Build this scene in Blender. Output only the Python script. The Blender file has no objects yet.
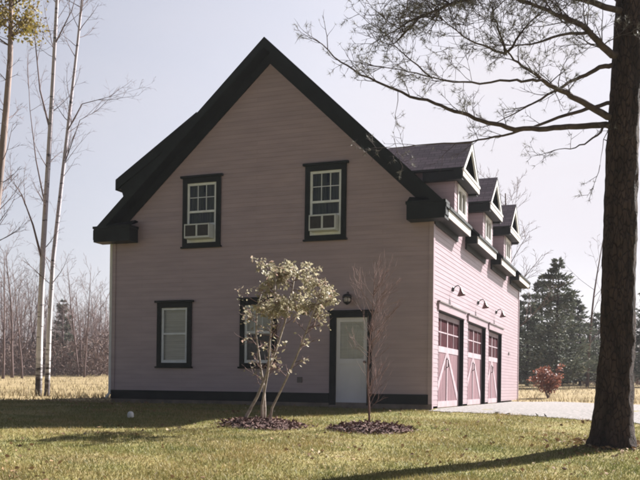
import bpy, math, random
from mathutils import Vector, Matrix, noise
random.seed(11)
R = random.random
U = random.uniform
C = bpy.context.scene.collection
sc = bpy.context.scene

# ------------------------------------------------------------------ survey
FPX, HOR, YAW, ROLL = 853.4, 385.5, 0.362, 0.0126
CAM = Vector((4.317, -18.232, 0.49))
FW = Vector((-math.sin(YAW), math.cos(YAW), 0))
RT = Vector((math.cos(YAW), math.sin(YAW), 0))
UP = Vector((0, 0, 1))
W, D = 8.175, 13.67            # carriage house: width of the gable, length of the side
RZ, XM = 8.5, -3.93
SL, SLL = 0.953, 0.915          # right and left roof pitch

def pos(px, py, s):
    """world point seen at a photo pixel, s metres in front of the viewpoint"""
    dx, dy = px - 320, py - HOR
    c, n = math.cos(ROLL), math.sin(ROLL)
    u, v = c*dx + n*dy, -n*dx + c*dy
    return CAM + s*(FW + RT*(u/FPX) - UP*(v/FPX))

def smooth(a, b, x):
    t = max(0, min(1, (x-a)/(b-a))); return t*t*(3-2*t)

def ground(x, y):
    s = (x-CAM.x)*FW.x + (y-CAM.y)*FW.y
    if s < 18: z = -1.11 + 0.0617*s
    elif s < 33: z = 0.0
    else: z = 0.026*(min(s, 85)-33)
    if s < 19: z -= 0.03*smooth(3, 0, abs(s-18.0))
    a = smooth(0.5, 3.0, max(max(-W-x, x), max(-y, y-D)))      # level beside the walls
    z += a*0.05*noise.noise(Vector((x*0.35, y*0.35, 3.1)))
    if s > 40: z += smooth(40, 90, s)*0.35*noise.noise(Vector((x*0.05, y*0.05, 1.7)))
    return z

def hit(px, py):
    s = 5.0
    while s < 120:
        p = pos(px, py, s)
        if p.z <= ground(p.x, p.y): return Vector((p.x, p.y, ground(p.x, p.y)))
        s += 0.05
    p = pos(px, py, 80); p.z = ground(p.x, p.y); return p

# ------------------------------------------------------------------ materials
def nt(m):
    m.use_nodes = True
    return m.node_tree.nodes, m.node_tree.links, m.node_tree.nodes['Principled BSDF']

def mat(name, col, rough=0.6, var=0.12, scale=6.0, bump=0.0, bscale=40.0, stretch=(1, 1, 1), spec=0.5, metal=0.0, col2=None, detail=5, coat=0):
    m = bpy.data.materials.new(name); n, l, b = nt(m)
    tc = n.new('ShaderNodeTexCoord'); mp = n.new('ShaderNodeMapping'); mp.inputs['Scale'].default_value = stretch
    l.new(tc.outputs['Object'], mp.inputs['Vector'])
    t = n.new('ShaderNodeTexNoise'); t.inputs['Scale'].default_value = scale; t.inputs['Detail'].default_value = detail
    l.new(mp.outputs['Vector'], t.inputs['Vector'])
    r = n.new('ShaderNodeValToRGB')
    c2 = col2 or tuple(min(1, c*(1+var)) for c in col)
    c1 = col if col2 else tuple(c*(1-var) for c in col)
    r.color_ramp.elements[0].position = 0.35; r.color_ramp.elements[1].position = 0.65
    r.color_ramp.elements[0].color = (*c1, 1); r.color_ramp.elements[1].color = (*c2, 1)
    l.new(t.outputs['Fac'], r.inputs['Fac']); l.new(r.outputs['Color'], b.inputs['Base Color'])
    b.inputs['Roughness'].default_value = rough; b.inputs['Metallic'].default_value = metal
    b.inputs['Specular IOR Level'].default_value = spec
    if bump:
        t2 = n.new('ShaderNodeTexNoise'); t2.inputs['Scale'].default_value = bscale; t2.inputs['Detail'].default_value = 4
        l.new(mp.outputs['Vector'], t2.inputs['Vector'])
        bp = n.new('ShaderNodeBump'); bp.inputs['Strength'].default_value = bump; bp.inputs['Distance'].default_value = 0.02
        l.new(t2.outputs['Fac'], bp.inputs['Height']); l.new(bp.outputs['Normal'], b.inputs['Normal'])
    return m

def leafmat(name, ca, cb, cc=None, rough=0.6, trans=0.3):
    """leaf colours that differ from leaf to leaf, thin enough to let light through"""
    m = bpy.data.materials.new(name); n, l, b = nt(m)
    g = n.new('ShaderNodeNewGeometry'); r = n.new('ShaderNodeValToRGB')
    r.color_ramp.elements[0].color = (*ca, 1); r.color_ramp.elements[1].color = (*cb, 1)
    if cc:
        e = r.color_ramp.elements.new(0.8); e.color = (*cb, 1); r.color_ramp.elements[-1].color = (*cc, 1)
    l.new(g.outputs['Random Per Island'], r.inputs['Fac'])
    l.new(r.outputs['Color'], b.inputs['Base Color']); b.inputs['Roughness'].default_value = rough
    b.inputs['Specular IOR Level'].default_value = 0.3
    tr = n.new('ShaderNodeBsdfTranslucent'); l.new(r.outputs['Color'], tr.inputs['Color'])
    mx = n.new('ShaderNodeMixShader'); mx.inputs['Fac'].default_value = trans
    l.new(b.outputs[0], mx.inputs[1]); l.new(tr.outputs[0], mx.inputs[2])
    l.new(mx.outputs[0], n['Material Output'].inputs['Surface'])
    return m

M = {}
M['siding'] = mat('mauve_siding_paint', (0.335, 0.252, 0.280), 0.32, 0.07, 1.3, 0.10, 60, (1, 1, 6), 0.8)
def boards(m):
    n, l = m.node_tree.nodes, m.node_tree.links; b = n['Principled BSDF']; src = b.inputs['Base Color'].links[0].from_socket
    tc = n.new('ShaderNodeTexCoord'); sx = n.new('ShaderNodeSeparateXYZ'); l.new(tc.outputs['Object'], sx.inputs[0])
    ad = n.new('ShaderNodeMath'); l.new(sx.outputs['X'], ad.inputs[0]); l.new(sx.outputs['Y'], ad.inputs[1])
    cb = n.new('ShaderNodeCombineXYZ'); l.new(ad.outputs[0], cb.inputs['X']); l.new(sx.outputs['Z'], cb.inputs['Y'])
    br = n.new('ShaderNodeTexBrick'); br.offset = 0.37; br.offset_frequency = 2; l.new(cb.outputs[0], br.inputs['Vector'])
    br.inputs['Scale'].default_value = 1; br.inputs['Brick Width'].default_value = 3.1; br.inputs['Row Height'].default_value = 0.102; br.inputs['Mortar Size'].default_value = 0.0022
    br.inputs['Color1'].default_value = (.96, .96, .96, 1); br.inputs['Color2'].default_value = (1.03, 1.03, 1.03, 1); br.inputs['Mortar'].default_value = (.68, .66, .66, 1)
    mx = n.new('ShaderNodeMix'); mx.data_type = 'RGBA'; mx.blend_type = 'MULTIPLY'; mx.inputs[0].default_value = 1
    l.new(src, mx.inputs[6]); l.new(br.outputs['Color'], mx.inputs[7]); l.new(mx.outputs[2], b.inputs['Base Color'])
boards(M['siding'])
M['trim'] = mat('dark_green_trim_paint', (0.0060, 0.0100, 0.0100), 0.55, 0.25, 3, 0.05, 50, spec=0.2)
M['white'] = mat('white_trim_paint', (0.66, 0.65, 0.63), 0.45, 0.06, 4, 0.05, 60)
M['sash'] = mat('window_sash_paint', (0.66, 0.70, 0.76), 0.45, 0.08, 6)
M['door'] = mat('white_door_paint', (0.62, 0.62, 0.68), 0.4, 0.05, 2, 0.03, 30)
M['rose'] = mat('faded_rose_door_paint', (0.155, 0.072, 0.088), 0.6, 0.22, 2.2, 0.15, 30, (1, 6, 0.6))
M['palerose'] = mat('pale_rose_rail_paint', (0.31, 0.235, 0.26), 0.6, 0.12, 3, 0.1, 30)
M['maroon'] = mat('dark_maroon_glazing', (0.042, 0.010, 0.014), 0.7, 0.3, 3, spec=0.03)
M['foundation'] = mat('weathered_concrete_foundation', (0.20, 0.165, 0.14), 0.9, 0.25, 3, 0.4, 25)
M['metal'] = mat('dark_lantern_metal', (0.03, 0.028, 0.03), 0.4, 0.2, 8, metal=0.6)
M['copper'] = mat('reddish_lamp_enamel', (0.16, 0.085, 0.08), 0.4, 0.2, 8)
M['globe'] = mat('pale_frosted_globe', (0.45, 0.42, 0.42), 0.25, 0.05, 8)
M['blind'] = mat('pale_green_grey_blind', (0.66, 0.66, 0.65), 0.6, 0.10, 1.5, 0, 10, (1, 1, 14))
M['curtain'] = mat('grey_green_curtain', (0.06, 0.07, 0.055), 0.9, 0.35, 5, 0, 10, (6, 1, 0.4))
M['ac'] = mat('light_grey_cooler_casing', (0.50, 0.53, 0.57), 0.45, 0.06, 5)
M['grille'] = mat('dark_cooler_grille', (0.022, 0.020, 0.022), 0.5, 0.3, 12)
M['grey'] = mat('grey_outlet_plastic', (0.12, 0.10, 0.10), 0.5, 0.1)
M['mulch'] = mat('red_brown_bark_mulch', (0.075, 0.034, 0.028), 0.95, 0.4, 14, 0.9, 30)
M['chip'] = leafmat('bark_mulch_chips', (0.06, 0.032, 0.027), (0.20, 0.115, 0.10), (0.32, 0.22, 0.19), 0.9, 0.0)
M['bark'] = mat('dark_pine_bark', (0.030, 0.021, 0.018), 0.95, 0.45, 7, 1.0, 12, (1, 1, 0.22), 0.2)
def barkmat(m):
    n, l = m.node_tree.nodes, m.node_tree.links; b = n['Principled BSDF']; src = b.inputs['Base Color'].links[0].from_socket
    tc = n.new('ShaderNodeTexCoord'); mp = n.new('ShaderNodeMapping'); mp.inputs['Scale'].default_value = (1, 1, .30); l.new(tc.outputs['Object'], mp.inputs['Vector'])
    wn = n.new('ShaderNodeTexNoise'); wn.inputs['Scale'].default_value = 9; wn.inputs['Detail'].default_value = 4; l.new(mp.outputs['Vector'], wn.inputs['Vector'])
    wm = n.new('ShaderNodeMix'); wm.data_type = 'RGBA'; wm.blend_type = 'ADD'; wm.inputs[0].default_value = .09; l.new(mp.outputs['Vector'], wm.inputs[6]); l.new(wn.outputs['Color'], wm.inputs[7])
    v = n.new('ShaderNodeTexVoronoi'); v.feature = 'DISTANCE_TO_EDGE'; v.inputs['Scale'].default_value = 21; l.new(wm.outputs[2], v.inputs['Vector'])
    r = n.new('ShaderNodeMapRange'); r.inputs['From Max'].default_value = .12; l.new(v.outputs['Distance'], r.inputs['Value'])
    fn = n.new('ShaderNodeTexNoise'); fn.inputs['Scale'].default_value = 60; fn.inputs['Detail'].default_value = 5; l.new(tc.outputs['Object'], fn.inputs['Vector'])
    h = n.new('ShaderNodeMath'); h.operation = 'MULTIPLY_ADD'; h.inputs[1].default_value = .35; l.new(fn.outputs['Fac'], h.inputs[0]); l.new(r.outputs[0], h.inputs[2])
    cr = n.new('ShaderNodeValToRGB'); cr.color_ramp.elements[0].color = (.35, .33, .33, 1); cr.color_ramp.elements[1].color = (1.6, 1.5, 1.5, 1); l.new(h.outputs[0], cr.inputs['Fac'])
    mx = n.new('ShaderNodeMix'); mx.data_type = 'RGBA'; mx.blend_type = 'MULTIPLY'; mx.inputs[0].default_value = 1; l.new(src, mx.inputs[6]); l.new(cr.outputs[0], mx.inputs[7]); l.new(mx.outputs[2], b.inputs['Base Color'])
    bp = n.new('ShaderNodeBump'); bp.inputs['Strength'].default_value = 1; bp.inputs['Distance'].default_value = .035; l.new(h.outputs[0], bp.inputs['Height']); l.new(bp.outputs[0], b.inputs['Normal'])
barkmat(M['bark'])
M['branch'] = mat('grey_brown_pine_branch', (0.075, 0.058, 0.060), 0.9, 0.3, 10, 0.5, 30, spec=0.2)
M['twig'] = mat('grey_purple_bare_twigs', (0.125, 0.088, 0.084), 0.9, 0.25, 2, spec=0.2)
M['sapling'] = mat('red_brown_sapling_bark', (0.16, 0.10, 0.09), 0.85, 0.2, 6, spec=0.2)
M['palebark'] = mat('pale_tan_smooth_bark', (0.30, 0.25, 0.21), 0.8, 0.25, 6, 0.3, 30, (1, 1, 3))
M['tanbark'] = mat('tan_reddish_bark', (0.21, 0.155, 0.135), 0.85, 0.25, 4, 0.4, 20, (1, 1, 0.4))
M['leaf'] = leafmat('pale_yellow_green_leaves', (0.20, 0.175, 0.105), (0.46, 0.42, 0.30), (0.36, 0.25, 0.20), 0.55, 0.35)
M['needle'] = leafmat('sparse_olive_pine_needles', (0.10, 0.10, 0.085), (0.20, 0.19, 0.165), None, 0.6, 0.2)
M['autumn'] = leafmat('yellow_brown_autumn_leaves', (0.13, 0.085, 0.022), (0.28, 0.22, 0.05), (0.10, 0.10, 0.03), 0.6, 0.35)
M['redleaf'] = leafmat('rust_red_shrub_leaves', (0.15, 0.060, 0.042), (0.28, 0.125, 0.09), None, 0.6, 0.3)
M['conifer'] = leafmat('dark_conifer_needles', (0.050, 0.064, 0.045), (0.12, 0.135, 0.095), (0.17, 0.165, 0.13), 0.7, 0.15)
M['brush'] = leafmat('dry_brown_undergrowth', (0.070, 0.045, 0.040), (0.17, 0.115, 0.095), None, 0.9, 0.1)
M['deadleaf'] = leafmat('fallen_brown_leaves', (0.14, 0.075, 0.040), (0.30, 0.19, 0.10), (0.40, 0.33, 0.22), 0.8, 0.1)
M['blade'] = leafmat('lawn_blades', (0.110, 0.112, 0.034), (0.235, 0.205, 0.082), (0.34, 0.28, 0.16), 0.6, 0.25)
def patchy(m, lo, hi):
    n, l = m.node_tree.nodes, m.node_tree.links; b = n['Principled BSDF']; src = b.inputs['Base Color'].links[0].from_socket
    tc = n.new('ShaderNodeTexCoord'); t = n.new('ShaderNodeTexNoise'); t.inputs['Scale'].default_value = .75; t.inputs['Detail'].default_value = 7; t.inputs['Roughness'].default_value = .7; l.new(tc.outputs['Object'], t.inputs['Vector'])
    r = n.new('ShaderNodeValToRGB'); r.color_ramp.elements[0].position = .38; r.color_ramp.elements[1].position = .62; r.color_ramp.elements[0].color = (*lo, 1); r.color_ramp.elements[1].color = (*hi, 1); l.new(t.outputs['Fac'], r.inputs['Fac'])
    mx = n.new('ShaderNodeMix'); mx.data_type = 'RGBA'; mx.blend_type = 'MULTIPLY'; mx.inputs[0].default_value = 1; l.new(src, mx.inputs[6]); l.new(r.outputs[0], mx.inputs[7])
    for k in list(src.links):
        if k.to_node != mx: l.new(mx.outputs[2], k.to_socket)
patchy(M['blade'], (.72, .86, .62), (1.38, 1.18, 1.15))
M['dry'] = leafmat('dry_field_blades', (0.18, 0.135, 0.068), (0.31, 0.245, 0.145), (0.16, 0.145, 0.065), 0.7, 0.2)

def birchmat():
    m = bpy.data.materials.new('white_birch_bark'); n, l, b = nt(m)
    tc = n.new('ShaderNodeTexCoord'); mp = n.new('ShaderNodeMapping'); mp.inputs['Scale'].default_value = (2, 2, 7)
    l.new(tc.outputs['Object'], mp.inputs['Vector'])
    t = n.new('ShaderNodeTexNoise'); t.inputs['Scale'].default_value = 1.4; t.inputs['Detail'].default_value = 6
    l.new(mp.outputs['Vector'], t.inputs['Vector'])
    r = n.new('ShaderNodeValToRGB')
    r.color_ramp.elements[0].position = 0.33; r.color_ramp.elements[0].color = (0.05, 0.04, 0.045, 1)
    r.color_ramp.elements[1].position = 0.43; r.color_ramp.elements[1].color = (0.66, 0.64, 0.65, 1)
    l.new(t.outputs['Fac'], r.inputs['Fac'])
    # black furrowed bark low on an old birch, greyer and browner wood high up
    sx = n.new('ShaderNodeSeparateXYZ'); l.new(tc.outputs['Object'], sx.inputs[0])
    ad = n.new('ShaderNodeMath'); ad.operation = 'MULTIPLY_ADD'; ad.inputs[1].default_value = 2.4; 
    l.new(t.outputs['Fac'], ad.inputs[0]); l.new(sx.outputs['Z'], ad.inputs[2])
    r2 = n.new('ShaderNodeValToRGB'); r2.color_ramp.elements[0].position = 0.17; r2.color_ramp.elements[1].position = 0.27
    dv = n.new('ShaderNodeMath'); dv.operation = 'DIVIDE'; dv.inputs[1].default_value = 10.0; l.new(ad.outputs[0], dv.inputs[0])
    l.new(dv.outputs[0], r2.inputs['Fac'])
    e = r2.color_ramp.elements.new(0.62); e.color = (0.8, 0.78, 0.8, 1); r2.color_ramp.elements[0].color = (0.10, 0.08, 0.08, 1)
    r2.color_ramp.elements[-1].color = (0.55, 0.5, 0.53, 1); r2.color_ramp.elements[1].color = (1, 1, 1, 1)
    mx = n.new('ShaderNodeMix'); mx.data_type = 'RGBA'; mx.blend_type = 'MULTIPLY'; mx.inputs[0].default_value = 1
    l.new(r.outputs['Color'], mx.inputs[6]); l.new(r2.outputs['Color'], mx.inputs[7]); l.new(mx.outputs[2], b.inputs['Base Color'])
    b.inputs['Roughness'].default_value = 0.7
    return m
M['birch'] = birchmat()

def shinglemat():
    m = bpy.data.materials.new('brown_grey_shingles'); n, l, b = nt(m)
    tc = n.new('ShaderNodeTexCoord')
    br = n.new('ShaderNodeTexBrick'); br.inputs['Scale'].default_value = 1.0
    mp = n.new('ShaderNodeMapping'); mp.inputs['Rotation'].default_value = (0, 0, 0)
    l.new(tc.outputs['UV'], mp.inputs['Vector']); l.new(mp.outputs['Vector'], br.inputs['Vector'])
    br.inputs['Color1'].default_value = (0.26, 0.215, 0.225, 1); br.inputs['Color2'].default_value = (0.18, 0.15, 0.16, 1)
    br.inputs['Mortar'].default_value = (0.11, 0.09, 0.095, 1); br.inputs['Mortar Size'].default_value = 0.008
    br.inputs['Brick Width'].default_value = 0.3; br.inputs['Row Height'].default_value = 0.14
    t = n.new('ShaderNodeTexNoise'); t.inputs['Scale'].default_value = 30
    l.new(tc.outputs['UV'], t.inputs['Vector'])
    mx = n.new('ShaderNodeMix'); mx.data_type = 'RGBA'; mx.blend_type = 'OVERLAY'; mx.inputs[0].default_value = 0.5
    l.new(br.outputs['Color'], mx.inputs[6]); l.new(t.outputs['Fac'], mx.inputs[7]); l.new(mx.outputs[2], b.inputs['Base Color'])
    bp = n.new('ShaderNodeBump'); bp.inputs['Strength'].default_value = 0.6; bp.inputs['Distance'].default_value = 0.01
    l.new(br.outputs['Fac'], bp.inputs['Height']); bp.invert = True; l.new(bp.outputs['Normal'], b.inputs['Normal'])
    b.inputs['Roughness'].default_value = 0.85
    return m
M['shingle'] = shinglemat()

def glassmat():
    m = bpy.data.materials.new('window_glass'); n, l, b = nt(m)
    n.remove(b)
    gl = n.new('ShaderNodeBsdfGlossy'); gl.inputs['Roughness'].default_value = 0.03
    tr = n.new('ShaderNodeBsdfTransparent'); tr.inputs['Color'].default_value = (0.90, 0.91, 0.90, 1)
    fr = n.new('ShaderNodeFresnel'); fr.inputs['IOR'].default_value = 1.55
    mx = n.new('ShaderNodeMixShader'); l.new(fr.outputs[0], mx.inputs[0]); l.new(tr.outputs[0], mx.inputs[1]); l.new(gl.outputs[0], mx.inputs[2])
    l.new(mx.outputs[0], n['Material Output'].inputs['Surface'])
    return m
M['glass'] = glassmat()

def groundmat():
    m = bpy.data.materials.new('autumn_lawn_and_dry_field'); n, l, b = nt(m)
    tc = n.new('ShaderNodeTexCoord')
    def nz(s, d=6, stretch=None):
        t = n.new('ShaderNodeTexNoise'); t.inputs['Scale'].default_value = s; t.inputs['Detail'].default_value = d; t.inputs['Roughness'].default_value = 0.65
        if stretch:
            mp = n.new('ShaderNodeMapping'); mp.inputs['Scale'].default_value = stretch; mp.inputs['Rotation'].default_value = (0, 0, 0.5)
            l.new(tc.outputs['Object'], mp.inputs['Vector']); l.new(mp.outputs['Vector'], t.inputs['Vector'])
        else: l.new(tc.outputs['Object'], t.inputs['Vector'])
        return t
    def ramp(src, els):
        r = n.new('ShaderNodeValToRGB'); l.new(src, r.inputs['Fac'])
        r.color_ramp.elements[0].position, r.color_ramp.elements[0].color = els[0][0], (*els[0][1], 1)
        r.color_ramp.elements[1].position, r.color_ramp.elements[1].color = els[-1][0], (*els[-1][1], 1)
        for p, c in els[1:-1]: e = r.color_ramp.elements.new(p); e.color = (*c, 1)
        return r
    lawn = ramp(nz(0.55, 8, (1, 2.2, 1)).outputs['Fac'], [(0.36, (0.125, 0.125, 0.036)), (0.47, (0.205, 0.182, 0.066)), (0.56, (0.250, 0.210, 0.088)), (0.66, (0.185, 0.135, 0.062))])
    field = ramp(nz(0.22, 9, (1, 2.5, 1)).outputs['Fac'], [(0.36, (0.17, 0.128, 0.062)), (0.5, (0.28, 0.215, 0.118)), (0.66, (0.22, 0.17, 0.08))])
    # distance from the road side decides lawn or unmown field
    sx = n.new('ShaderNodeVectorMath'); sx.operation = 'DOT_PRODUCT'; sx.inputs[1].default_value = FW
    l.new(tc.outputs['Object'], sx.inputs[0])
    e = n.new('ShaderNodeMath'); e.operation = 'MULTIPLY_ADD'; e.inputs[1].default_value = 5.0
    l.new(nz(0.3).outputs['Fac'], e.inputs[0]); l.new(sx.outputs['Value'], e.inputs[2])
    f = n.new('ShaderNodeMapRange'); off = CAM.dot(FW)
    f.inputs['From Min'].default_value = 21.5+2.5+off; f.inputs['From Max'].default_value = 25.0+2.5+off
    l.new(e.outputs[0], f.inputs['Value'])
    mx = n.new('ShaderNodeMix'); mx.data_type = 'RGBA'; l.new(f.outputs[0], mx.inputs[0]); l.new(lawn.outputs[0], mx.inputs[6]); l.new(field.outputs[0], mx.inputs[7])
    fine = nz(26, 5); mo = n.new('ShaderNodeMix'); mo.data_type = 'RGBA'; mo.blend_type = 'OVERLAY'; mo.inputs[0].default_value = 0.55
    l.new(mx.outputs[2], mo.inputs[6]); l.new(fine.outputs['Fac'], mo.inputs[7]); l.new(mo.outputs[2], b.inputs['Base Color'])
    bp = n.new('ShaderNodeBump'); bp.inputs['Strength'].default_value = 0.8; bp.inputs['Distance'].default_value = 0.03
    l.new(nz(18, 6).outputs['Fac'], bp.inputs['Height']); l.new(bp.outputs['Normal'], b.inputs['Normal'])
    b.inputs['Roughness'].default_value = 0.95; b.inputs['Specular IOR Level'].default_value = 0.1
    return m
M['ground'] = groundmat()
M['gravel'] = mat('pale_grey_gravel', (0.19, 0.172, 0.166), 0.9, 0.45, 16, 0.8, 90)

# ------------------------------------------------------------------ mesh builder
class MB:
    def __init__(s): s.v = []; s.f = []; s.m = []; s.sm = []; s.uv = {}
    def face(s, pts, m=0, smooth=False, uv=None):
        i = len(s.v); s.v += [tuple(p) for p in pts]; s.f.append(tuple(range(i, i+len(pts)))); s.m.append(m); s.sm.append(smooth)
        if uv: s.uv[len(s.f)-1] = uv
    def hull8(s, p, m=0):
        i = len(s.v); s.v += [tuple(q) for q in p]
        for f in ((0, 3, 2, 1), (4, 5, 6, 7), (0, 1, 5, 4), (1, 2, 6, 5), (2, 3, 7, 6), (3, 0, 4, 7)):
            s.f.append(tuple(i+k for k in f)); s.m.append(m); s.sm.append(False)
    def box(s, x0, x1, y0, y1, z0, z1, m=0):
        s.hull8([(x0, y0, z0), (x1, y0, z0), (x1, y1, z0), (x0, y1, z0), (x0, y0, z1), (x1, y0, z1), (x1, y1, z1), (x0, y1, z1)], m)
    def prism(s, poly, d, m=0):
        """polygon (list of 3-D points) pushed along vector d"""
        d = Vector(d); n = len(poly); i = len(s.v)
        s.v += [tuple(Vector(p)) for p in poly] + [tuple(Vector(p)+d) for p in poly]
        s.f.append(tuple(range(i, i+n))[::-1]); s.f.append(tuple(range(i+n, i+2*n)))
        for k in range(n): s.f.append((i+k, i+(k+1) % n, i+n+(k+1) % n, i+n+k))
        s.m += [m]*(n+2); s.sm += [False]*(n+2)
    def tube(s, pts, rad, n=6, m=0, cap=True):
        pts = [Vector(p) for p in pts]; i0 = len(s.v); a = None
        for k, p in enumerate(pts):
            t = (pts[min(k+1, len(pts)-1)] - pts[max(k-1, 0)]).normalized()
            if a is None:
                a = t.orthogonal().normalized()
            a = (a - t*a.dot(t)).normalized(); b = t.cross(a)
            r = rad[k] if isinstance(rad, (list, tuple)) else rad
            for j in range(n):
                g = 2*math.pi*j/n; s.v.append(tuple(p + r*(math.cos(g)*a + math.sin(g)*b)))
        for k in range(len(pts)-1):
            for j in range(n):
                q = i0+k*n; s.f.append((q+j, q+(j+1) % n, q+n+(j+1) % n, q+n+j)); s.m.append(m); s.sm.append(True)
        if cap:
            s.f.append(tuple(range(i0, i0+n))[::-1]); s.f.append(tuple(range(len(s.v)-n, len(s.v)))); s.m += [m, m]; s.sm += [False]*2
    def lathe(s, base, prof, n=16, m=0, axis=None):
        """profile of (radius, height) turned round an axis at base"""
        ax = Vector(axis or (0, 0, 1)).normalized(); a = ax.orthogonal().normalized(); b = ax.cross(a); base = Vector(base); i0 = len(s.v)
        for r, h in prof:
            for j in range(n):
                g = 2*math.pi*j/n; s.v.append(tuple(base + ax*h + r*(math.cos(g)*a+math.sin(g)*b)))
        for k in range(len(prof)-1):
            for j in range(n):
                q = i0+k*n; s.f.append((q+j, q+(j+1) % n, q+n+(j+1) % n, q+n+j)); s.m.append(m); s.sm.append(True)
    def leaf(s, p, size, m=0, d=None, w=0.5):
        d = d or Vector((U(-1, 1), U(-1, 1), U(-1, 1))).normalized()
        a = d.orthogonal().normalized(); a.rotate(Matrix.Rotation(U(0, 6.3), 3, d)); n = d.cross(a)
        p = Vector(p); q = p + d*size*0.5
        s.face([p, q+a*size*w*0.5+n*size*0.06, p+d*size, q-a*size*w*0.5+n*size*0.06], m)
    def blade(s, p, d, w, m=0):
        a = d.orthogonal().normalized(); a.rotate(Matrix.Rotation(U(0, 6.3), 3, d)); p = Vector(p)
        s.face([p-a*w, p+a*w, p+d], m)
    def build(s, name, mats, parent=None, loc=None):
        me = bpy.data.meshes.new(name)
        org = Vector(loc) if loc is not None else (parent_org(parent) if parent else Vector())
        me.from_pydata([tuple(Vector(v)-org) for v in s.v], [], s.f)
        for k in (mats if isinstance(mats, (list, tuple)) else [mats]): me.materials.append(M[k])
        me.polygons.foreach_set('material_index', s.m); me.polygons.foreach_set('use_smooth', s.sm)
        if s.uv:
            ul = me.uv_layers.new(name='UV')
            for fi, uv in s.uv.items():
                for li, c in zip(me.polygons[fi].loop_indices, uv): ul.data[li].uv = c
        me.update()
        o = bpy.data.objects.new(name, me); C.objects.link(o)
        if parent: o.parent = parent; o['_o'] = list(parent_org(parent))
        else: o.location = org
        return o
def parent_org(o):
    return Vector(o['_o']) if '_o' in o else Vector(o.location)

def tag(o, label, cat, group=None):
    o['label'] = label; o['category'] = cat
    if group: o['group'] = group
    return o
def thing(name, loc, label, cat, group=None):
    o = bpy.data.objects.new(name, None); C.objects.link(o); o.location = loc; o.empty_display_size = 0.3
    return tag(o, label, cat, group)
def structure(o, kind='structure'): o['kind'] = kind; return o
def dup(root, loc, rz=0, sc_=1.0, label=None):
    r = root.copy(); C.objects.link(r); r.location = loc; r.rotation_euler = (0, 0, rz); r.scale = (sc_,)*3
    if label: r['label'] = label
    for ch in list(root.children):
        c = ch.copy(); C.objects.link(c); c.parent = r
        for g in list(ch.children):
            d = g.copy(); C.objects.link(d); d.parent = c
    return r

# ------------------------------------------------------------------ ground
def terrain():
    mb = MB()
    def axis(c, near, far):
        a = [c]; st = 0.5
        while a[-1]-c < far:
            if a[-1]-c > near: st *= 1.12
            a.append(a[-1]+st)
        return [2*c-t for t in a[:0:-1]] + a
    xs, ys = axis(-2, 16, 420), axis(-4, 16, 420)
    for y in ys:
        for x in xs: mb.v.append((x, y, ground(x, y)))
    n = len(xs)
    for j in range(len(ys)-1):
        for i in range(n-1):
            mb.f.append((j*n+i, j*n+i+1, (j+1)*n+i+1, (j+1)*n+i)); mb.m.append(0); mb.sm.append(True)
    structure(mb.build('ground', 'ground', loc=(0, 0, 0)))
terrain()

def driveway():
    lo = [hit(*p) for p in [(431, 411), (450, 412.3), (470, 413.0), (500, 414.2), (530, 416), (560, 418.3), (600, 421.5), (640, 424), (720, 429), (860, 436), (1000, 442)]]
    lo[0] = Vector((0.03, -0.5, 0))
    hi = [Vector((0.03, y, 0)) for y in (0.2, 4, 8, 12)] + [hit(*p) for p in [(530, 402.2), (555, 402.0), (590, 403.5), (640, 405), (720, 407), (860, 409), (1000, 411)]]
    mb = MB(); nu, nv = 96, 16
    def samp(c, t):
        k = t*(len(c)-1); i = min(int(k), len(c)-2); return c[i].lerp(c[i+1], k-i)
    for i in range(nu+1):
        a, b = samp(lo, i/nu), samp(hi, i/nu)
        for j in range(nv+1):
            t = j/nv + (0.0 if 0 < j < nv else 0.0)
            p = a.lerp(b, t)
            if j == 0: p += Vector((U(-.08, .08), U(-.18, .1), 0))
            p.x = max(p.x, 0.03)
            mb.v.append((p.x, p.y, ground(p.x, p.y)+0.012))
    for i in range(nu):
        for j in range(nv):
            q = i*(nv+1)+j; mb.f.append((q, q+nv+1, q+nv+2, q+1)); mb.m.append(0); mb.sm.append(True)
    structure(mb.build('gravel_driveway', 'gravel', loc=(0, 0, 0)))
    return [Vector(p) for p in lo], [Vector(p) for p in hi]
DLO, DHI = driveway()
def on_drive(x, y):
    poly = DLO + DHI[::-1]; c = False; j = len(poly)-1
    for i in range(len(poly)):
        a, b = poly[i], poly[j]
        if (a.y > y) != (b.y > y) and x < (b.x-a.x)*(y-a.y)/(b.y-a.y)+a.x: c = not c
        j = i
    return c

BEDS = [(hit(262, 426), 0.80, 0.55), (hit(370, 430), 0.72, 0.52)]
def blocked(x, y):
    if -W-.05 < x < .05 and -.05 < y < D: return True
    for p, a, b in BEDS:
        if ((x-p.x)/a)**2 + ((y-p.y)/b)**2 < 0.85: return True
    return on_drive(x, y)

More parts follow.
